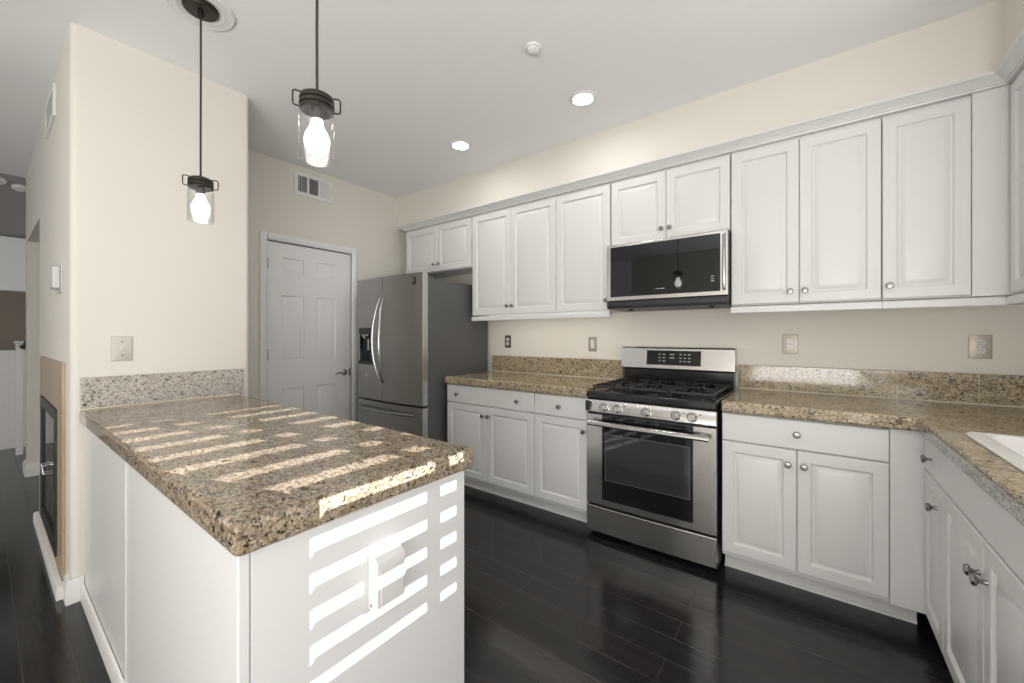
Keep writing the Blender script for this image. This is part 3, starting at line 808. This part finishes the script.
obj('badge', bx(-1.457, -1.415, yf(-1.45) - .0028, yf(-1.41) + .004, 1.668, 1.728), 'blackplastic', rd, bevel=.003)
bm = BM()
yb = yf(-1.45) - .0034
box(bm, -1.446, -1.442, yb, yb + .0008, 1.698, 1.718); box(bm, -1.430, -1.426, yb, yb + .0008, 1.698, 1.718); box(bm, -1.442, -1.430, yb, yb + .0008, 1.698, 1.702)
obj('badge_mark', bm, 'led', rd)
obj('edge_trim', bx(FX1 - .0005, FX1 + .003, -.846, -.792, .69, 1.757), 'fridge_edge', rd, bevel=.001)
bm, yf = bowed(FX0, FX1, .085, .670)
fd = obj('freezer_drawer', bm, 'fridge', t, ang=30)
obj('edge_trim', bx(FX1 - .0005, FX1 + .003, -.846, -.792, .09, .665), 'fridge_edge', fd, bevel=.001)
def bow_handle(x, dx):
    pts = []
    for i in range(15):
        s = i / 14; q = math.sin(PI * s)
        pts.append((x + dx * q, yf(x) - .006 - .052 * q ** .7, .845 + s * .735))
    bm = BM(); tube(bm, pts, .0125, 10, sx=.75); return bm
obj('handle', bow_handle(XM - .020, -.045), 'fridge_handle', ld, ang=50)
obj('handle', bow_handle(XM + .020, .012), 'fridge_handle', rd, ang=50)
pts = []
for i in range(15):
    s = i / 14; x = -2.215 + s * .79
    pts.append((x, yf(x) - .004 - .040 * math.sin(PI * s) ** .5, .605))
bm = BM(); tube(bm, pts, .014, 10, sx=.8); obj('handle', bm, 'fridge', fd, ang=50)
obj('hinge_cover', bx(FX1 - .075, FX1 - .01, -.83, -.72, 1.7155, 1.7385), 'fridge_side', t, bevel=.003)

# ------------------------------------------------------------------ pendants
def pendant(x, y, label, ax):
    t = thing('pendant_lamp', label, 'lamp', (x, y, 1.765), group='glass jar pendants over the peninsula')
    bm = BM(); lathe(bm, [(.068, ZC - .0005), (.128, ZC - .0005), (.130, ZC - .006), (.122, ZC - .013), (.100, ZC - .009), (.090, ZC - .012), (.068, ZC - .004)], (x, y, 0), 'z', 40); obj('ceiling_ring', bm, 'white_trim', t)
    bm = BM(); lathe(bm, [(0, ZC - .0005), (.067, ZC - .0005), (.067, ZC - .012), (.060, ZC - .020), (.012, ZC - .024), (.010, ZC - .05), (0, ZC - .05)], (x, y, 0), 'z', 32); obj('canopy', bm, 'bronze', t)
    bm = BM(); tube(bm, [(x, y, ZC - .045), (x + .002, y, 2.4), (x - .001, y, 2.15), (x, y, 1.968)], .0042, 8); obj('cord', bm, 'cord', t)
    bm = BM(); lathe(bm, [(0, 1.968), (.008, 1.968), (.010, 1.962), (.036, 1.957), (.045, 1.951), (.047, 1.945), (.047, 1.938), (.0445, 1.936), (.0475, 1.931), (.0475, 1.923), (.0445, 1.921), (.046, 1.916), (.046, 1.911), (.042, 1.911), (0, 1.926)], (x, y, 0), 'z', 32)
    ld = obj('lid', bm, 'bronze', t, ang=25)
    bm = BM(); lathe(bm, [(0, 1.928), (.017, 1.926), (.017, 1.888), (.014, 1.882), (0, 1.882)], (x, y, 0), 'z', 18); obj('socket', bm, 'bronze', t)
    for s in (-1, 1):
        bm = BM()
        dx, dy = s * ax[0], s * ax[1]            # bail wire, square loops on both sides
        P = lambda r, z: (x + dx * r, y + dy * r, z)
        tube(bm, [P(.040, 1.958), P(.058, 1.960), P(.0625, 1.956), P(.063, 1.950), P(.063, 1.926), P(.062, 1.920), P(.058, 1.917), P(.045, 1.916)], .0024, 8)
        obj('bail_wire', bm, 'bronze', t)
    bm = BM(); lathe(bm, [(.0425, 1.9105), (.047, 1.905), (.049, 1.895), (.049, 1.770), (.046, 1.763), (.0445, 1.762), (.044, 1.766), (.0455, 1.774), (.0455, 1.895), (.0435, 1.904), (.040, 1.9105), (.0425, 1.9105)], (x, y, 0), 'z', 40)
    obj('glass_jar', bm, 'glass', t, ang=60)
    bm = BM(); lathe(bm, [(0, 1.890), (.0150, 1.889), (.0165, 1.872), (.021, 1.860), (.031, 1.842), (.0345, 1.825), (.033, 1.808), (.026, 1.793), (.014, 1.785), (0, 1.783)], (x, y, 0), 'z', 24)
    obj('bulb', bm, 'bulb', t, ang=80)
    return t
pendant(-1.045, -2.375, 'glass jar pendant lamp farther from the camera, nearest the blank wall', (.26, .965))
pendant(-.016, -2.375, 'glass jar pendant lamp nearer the camera, its cord leaving the photo', (.456, .89))

# recessed lights, alarm
def can(x, y, label):
    t = thing('recessed_light', label, 'light', (x, y, ZC - .012), group='recessed ceiling lights')
    bm = BM(); lathe(bm, [(.058, ZC - .0005), (.080, ZC - .0005), (.082, ZC - .004), (.076, ZC - .010), (.062, ZC - .010), (.058, ZC - .005)], (x, y, 0), 'z', 36); obj('trim_ring', bm, 'white_trim', t)
    bm = BM(); lathe(bm, [(0, ZC - .0006), (.057, ZC - .0006), (.057, ZC - .006), (0, ZC - .008)], (x, y, 0), 'z', 32); obj('lamp_disc', bm, 'lamp', t)
    return t
can(-1.022, -.742, 'lit recessed ceiling light nearer the refrigerator')
can(.013, -.726, 'lit recessed ceiling light nearer the stove')
for p in ((-1.0, -3.9), (.3, -3.9)):
    can(p[0], p[1], 'lit recessed ceiling light behind the camera over the %s' % ('living room side' if p[0] < 0 else 'dining side'))
t = thing('smoke_alarm', 'small white domed alarm on the kitchen ceiling', 'alarm', (.009, -1.276, ZC - .035))
bm = BM(); lathe(bm, [(0, ZC - .0005), (.040, ZC - .0005), (.040, ZC - .008), (.037, ZC - .012), (0, ZC - .012)], (.009, -1.276, 0), 'z', 28); obj('base', bm, 'white_trim', t)
bm = BM(); lathe(bm, [(0, ZC - .0125), (.030, ZC - .0125), (.030, ZC - .022), (.022, ZC - .030), (0, ZC - .034)], (.009, -1.276, 0), 'z', 28); obj('dome', bm, 'white_trim', t)

# ------------------------------------------------------------------ vents, plates
def wall_vent_pantry():
    x = XD; ya, yb, za, zb = -1.350, -1.010, 2.470, 2.675
    t = thing('air_vent', 'white air vent high above the pantry door', 'vent', (x, (ya + yb) / 2, za))
    bm = BM(); cols = [(-1.320, -1.240), (-1.224, -1.142), (-1.126, -1.040)]
    z0, z1 = 2.503, 2.642
    ys = [ya] + [c for p in cols for c in p] + [yb]
    box(bm, x + .0005, x + .010, ya, yb, za, z0); box(bm, x + .0005, x + .010, ya, yb, z1, zb)
    for i in range(0, len(ys), 2): box(bm, x + .0005, x + .010, ys[i], ys[i + 1], z0, z1)
    obj('frame', bm, 'white_trim', t, bevel=.001)
    obj('recess', bx(x + .0003, x + .0012, cols[0][0], cols[2][1], z0, z1), 'grille_dark', t)
    for ci, (c0, c1) in enumerate(cols):
        bm = BM()
        if ci < 2:
            for k in range(9):
                z = z0 + (k + .5) * (z1 - z0) / 9; box(bm, x + .0014, x + .006, c0, c1, z - .0012, z + .0012)
            if ci == 0:
                for k in range(4): y = c0 + (k + .5) * (c1 - c0) / 4; box(bm, x + .0062, x + .008, y - .0015, y + .0015, z0, z1)
        else:
            for k in range(12):
                y = c0 + (k + .5) * (c1 - c0) / 12
                v = [bm.verts.new(p) for p in ((x + .0014, y - .0035, z0), (x + .008, y + .003, z0), (x + .008, y + .003, z1), (x + .0014, y - .0035, z1),
                                               (x + .0014, y - .0025, z0), (x + .008, y + .004, z0), (x + .008, y + .004, z1), (x + .0014, y - .0025, z1))]
                for f in ((0, 1, 2, 3), (7, 6, 5, 4), (0, 4, 5, 1), (1, 5, 6, 2), (2, 6, 7, 3), (3, 7, 4, 0)): bm.faces.new([v[i] for i in f])
        obj('louvers', bm, 'white_trim', t, smooth=False)
    bm = BM(); tube(bm, [(x + .010, -1.026, 2.53), (x + .018, -1.022, 2.55), (x + .018, -1.022, 2.59), (x + .010, -1.026, 2.61)], .003, 8); obj('damper_lever', bm, 'white_trim', t)
wall_vent_pantry()
# side vent on the fireplace wall
t = thing('air_vent', 'narrow air vent high on the fireplace wall beside the ceiling', 'vent', (-2.42, YF, 2.46))
bm = BM()
xa, xb, za, zb = -2.64, -2.20, 2.47, 2.645
for a in ((xa, xb, za, za + .025), (xa, xb, zb - .025, zb), (xa, xa + .025, za + .025, zb - .025), (xb - .025, xb, za + .025, zb - .025)):
    box(bm, a[0], a[1], YF - .012, YF - .0005, a[2], a[3])
obj('frame', bm, 'white_trim', t)
obj('recess', bx(xa + .025, xb - .025, YF - .0015, YF - .0004, za + .025, zb - .025), 'grille_dark', t)
bm = BM()
for k in range(8):
    z = za + .025 + (k + .5) * .125 / 8; box(bm, xa + .025, xb - .025, YF - .009, YF - .002, z - .003, z + .003)
obj('louvers', bm, 'white_trim', t)
# thermostat
t = thing('thermostat', 'white thermostat on the side of the fireplace wall', 'thermostat', (-2.0, YF, 1.49))
obj('plate', bx(-2.10, -1.90, YF - .006, YF - .0005, 1.475, 1.625), 'plastic', t, bevel=.002)
obj('cover', bx(-2.085, -1.925, YF - .034, YF - .0062, 1.495, 1.605), 'plastic', t, bevel=.006, seg=3)

def plate(name, kind, label, pos, axis, cat, mat='nickel', w=.072, h=.117, group=None):
    """cover plate standing on a wall: axis 'y' faces -Y, axis 'x' faces +X"""
    t = thing(name, label, cat, pos, 0 if axis == 'y' else PI / 2, group, world=False)
    bm = BM(); rings_panel(bm, w, h, [(0, -.002), (.002, -.0045), (.006, -.0055)], -w / 2, 0, 0, -.0004); obj('cover_plate', bm, mat, t)
    zc = h / 2
    if kind == 'duplex':
        for dz in (-.0195, .0195):
            bm = BM(); lathe(bm, [(0, -.0052), (.0165, -.0052), (.0165, -.0075), (0, -.0078)], (0, 0, zc + dz), 'y', 20); r = obj('receptacle', bm, 'plastic', t)
            bm = BM()
            for dx in (-.0063, .0063): box(bm, dx - .0012, dx + .0012, -.0082, -.0076, zc + dz - .001, zc + dz + .0085)
            lathe(bm, [(0, -.0077), (.0028, -.0077), (.0028, -.0082), (0, -.0082)], (0, 0, zc + dz - .008), 'y', 10)
            obj('slots', bm, 'blackplastic', r)
    elif kind == 'rocker':
        bm = BM(); rings_panel(bm, .033, .066, [(0, -.006), (.001, -.0075)], -.0165, zc - .033, 0, -.005); rk = obj('rocker', bm, 'plastic', t)
    elif kind == 'gfci':
        bm = BM(); rings_panel(bm, .033, .066, [(0, -.006), (.001, -.0075)], -.0165, zc - .033, 0, -.005); rk = obj('receptacle', bm, 'plastic', t)
        bm = BM()
        for dz in (-.02, .02):
            for dx in (-.0063, .0063): box(bm, dx - .0012, dx + .0012, -.0082, -.0074, zc + dz - .004, zc + dz + .005)
        for dx in (-.006, .006): box(bm, dx - .004, dx + .004, -.0085, -.0074, zc - .004, zc + .004)
        obj('slots', bm, 'nickel', rk)
    elif kind == 'toggle':
        bm = BM(); rings_panel(bm, .012, .026, [(0, -.006), (.0005, -.0062)], -.006, zc - .013, 0, -.005); tg = obj('toggle_slot', bm, 'plastic', t)
        bm = BM(); tube(bm, [(0, -.005, zc), (0, -.013, zc - .006), (0, -.019, zc - .010)], .0042, 8); obj('toggle_lever', bm, 'plastic', tg)
        bm = BM()
        for dz in (-.034, .034): lathe(bm, [(0, -.0055), (.0035, -.0055), (.003, -.0066), (0, -.0068)], (0, 0, zc + dz), 'y', 10)
        obj('screws', bm, 'bronze', t)
    return t
M['dkplate'] = new_mat('dark_bronze_plate', (.12, .10, .08), .4, metal=.4)
plate('wall_outlet', 'duplex', 'dark-plated duplex outlet above the counter beside the refrigerator', (-1.128, -.0005, 1.138), 'y', 'outlet', 'dkplate')
plate('light_switch', 'rocker', 'rocker switch in a nickel plate left of the stove', (-.267, -.0005, 1.125), 'y', 'switch')
plate('wall_outlet', 'gfci', 'rectangular-faced outlet in a nickel plate right of the stove', (1.043, -.0005, 1.142), 'y', 'outlet', w=.078)
plate('wall_outlet', 'duplex', 'round-socket duplex outlet in a nickel plate near the right corner', (1.814, -.0005, 1.139), 'y', 'outlet', w=.078)
M['silverplate'] = new_mat('satin_silver_plate', (.60, .575, .53), .42, metal=.6)
plate('light_switch', 'toggle', 'toggle switch in a satin plate on the wall above the peninsula', (XP + .0005, -2.540, 1.125), 'x', 'switch', 'silverplate', w=.078, h=.125)

# ------------------------------------------------------------------ fireplace
t = thing('fireplace', 'tan tiled fireplace with black firebox on the wall beside the peninsula', 'fireplace', (-2.6, YF, 0))
fa, fb, fz = -2.98, -1.79, 1.118
ba, bb, bz0, bz1 = -2.84, -2.00, .10, .865
bm = BM(); ty = YF - .012
def tilebox(x0, x1, z0, z1): box(bm, x0 + .001, x1 - .001, ty, YF - .0005, z0 + .001, z1 - .001)
nx = 8
for i in range(nx):
    x0 = fa + (fb - fa) * i / nx; tilebox(x0, x0 + (fb - fa) / nx, bz1 + .002, fz)
for z0, z1 in ((.0, .29), (.29, .58), (.58, bz1 + .002)):
    tilebox(fa, ba, z0, z1); tilebox(bb, fb, z0, z1)
obj('tile_surround', bm, 'tile', t, bevel=.001)
bm = BM()
for a in ((ba, bb, bz0, bz0 + .07), (ba, bb, bz1 - .06, bz1), (ba, ba + .06, bz0 + .07, bz1 - .06), (bb - .06, bb, bz0 + .07, bz1 - .06)):
    box(bm, a[0], a[1], YF - .020, YF - .0005, a[2], a[3])
fbx = obj('firebox', bm, 'blackplastic', t, bevel=.003)
for i in range(2):
    xa_ = ba + .062 + i * (bb - ba - .124) / 2
    p = obj('glass_door', bx(xa_ + .002, xa_ + (bb - ba - .124) / 2 - .002, YF - .010, YF - .004, bz0 + .072, bz1 - .062), 'blackglass', fbx)
    bm = BM(); xh = (ba + bb) / 2 + (-.03 if i == 0 else .03)
    tube(bm, [(xh, YF - .010, .45), (xh, YF - .036, .455), (xh, YF - .038, .50), (xh, YF - .010, .505)], .005, 8); obj('handle', bm, 'chrome', fbx)
obj('hearth_base', bx(ba, bb, YF - .014, YF - .0005, .002, bz0 - .002), 'tile', t)
bm = BM(); sweep(bm, [(0, 0), (.024, 0), (.024, .05), (.018, .06), (0, .062)], [(-3.05, YF - .0145, 0), (-1.70, YF - .0145, 0)])
ht = obj('hearth_trim', bm, 'white_trim', t, label='white wooden strip along the floor')

# newel post in the living room, with a dark clip on it
t = thing('newel_post', 'white square post at the stair half wall in the far room', 'post', (-5.55, -2.72, 0))
obj('shaft', bx(-5.56, -5.50, -2.745, -2.695, 0, 1.17), 'white_trim', t, bevel=.004)
obj('cap', bx(-5.57, -5.49, -2.755, -2.685, 1.171, 1.195), 'white_trim', t, bevel=.006)
bm = BM(); tube(bm, [(-5.495, -2.705, 1.13), (-5.47, -2.68, 1.15), (-5.47, -2.66, 1.22), (-5.47, -2.665, 1.30)], .022, 8); obj('gate_latch', bm, 'blackplastic', t, label='black latch')
sl = math.atan(.3008)
for (x, y, lab) in ((-4.90, -2.74, 'white round ceiling fixture nearest the hall wall in the far room'), (-4.84, -2.87, 'white round ceiling fixture at the left edge of the photo')):
    t = thing('ceiling_fixture', lab, 'light', (x, y, ZC + (x + 4.72) * .3008 - .001), world=False)
    t.rotation_euler = (0, -sl, 0)
    bm = BM(); lathe(bm, [(0, 0), (.052, 0), (.052, -.015), (.042, -.026), (0, -.028)], (0, 0, 0), 'z', 24); obj('cover', bm, 'white_trim', t)

for o in bpy.data.objects:
    if '_world' in o: del o['_world']
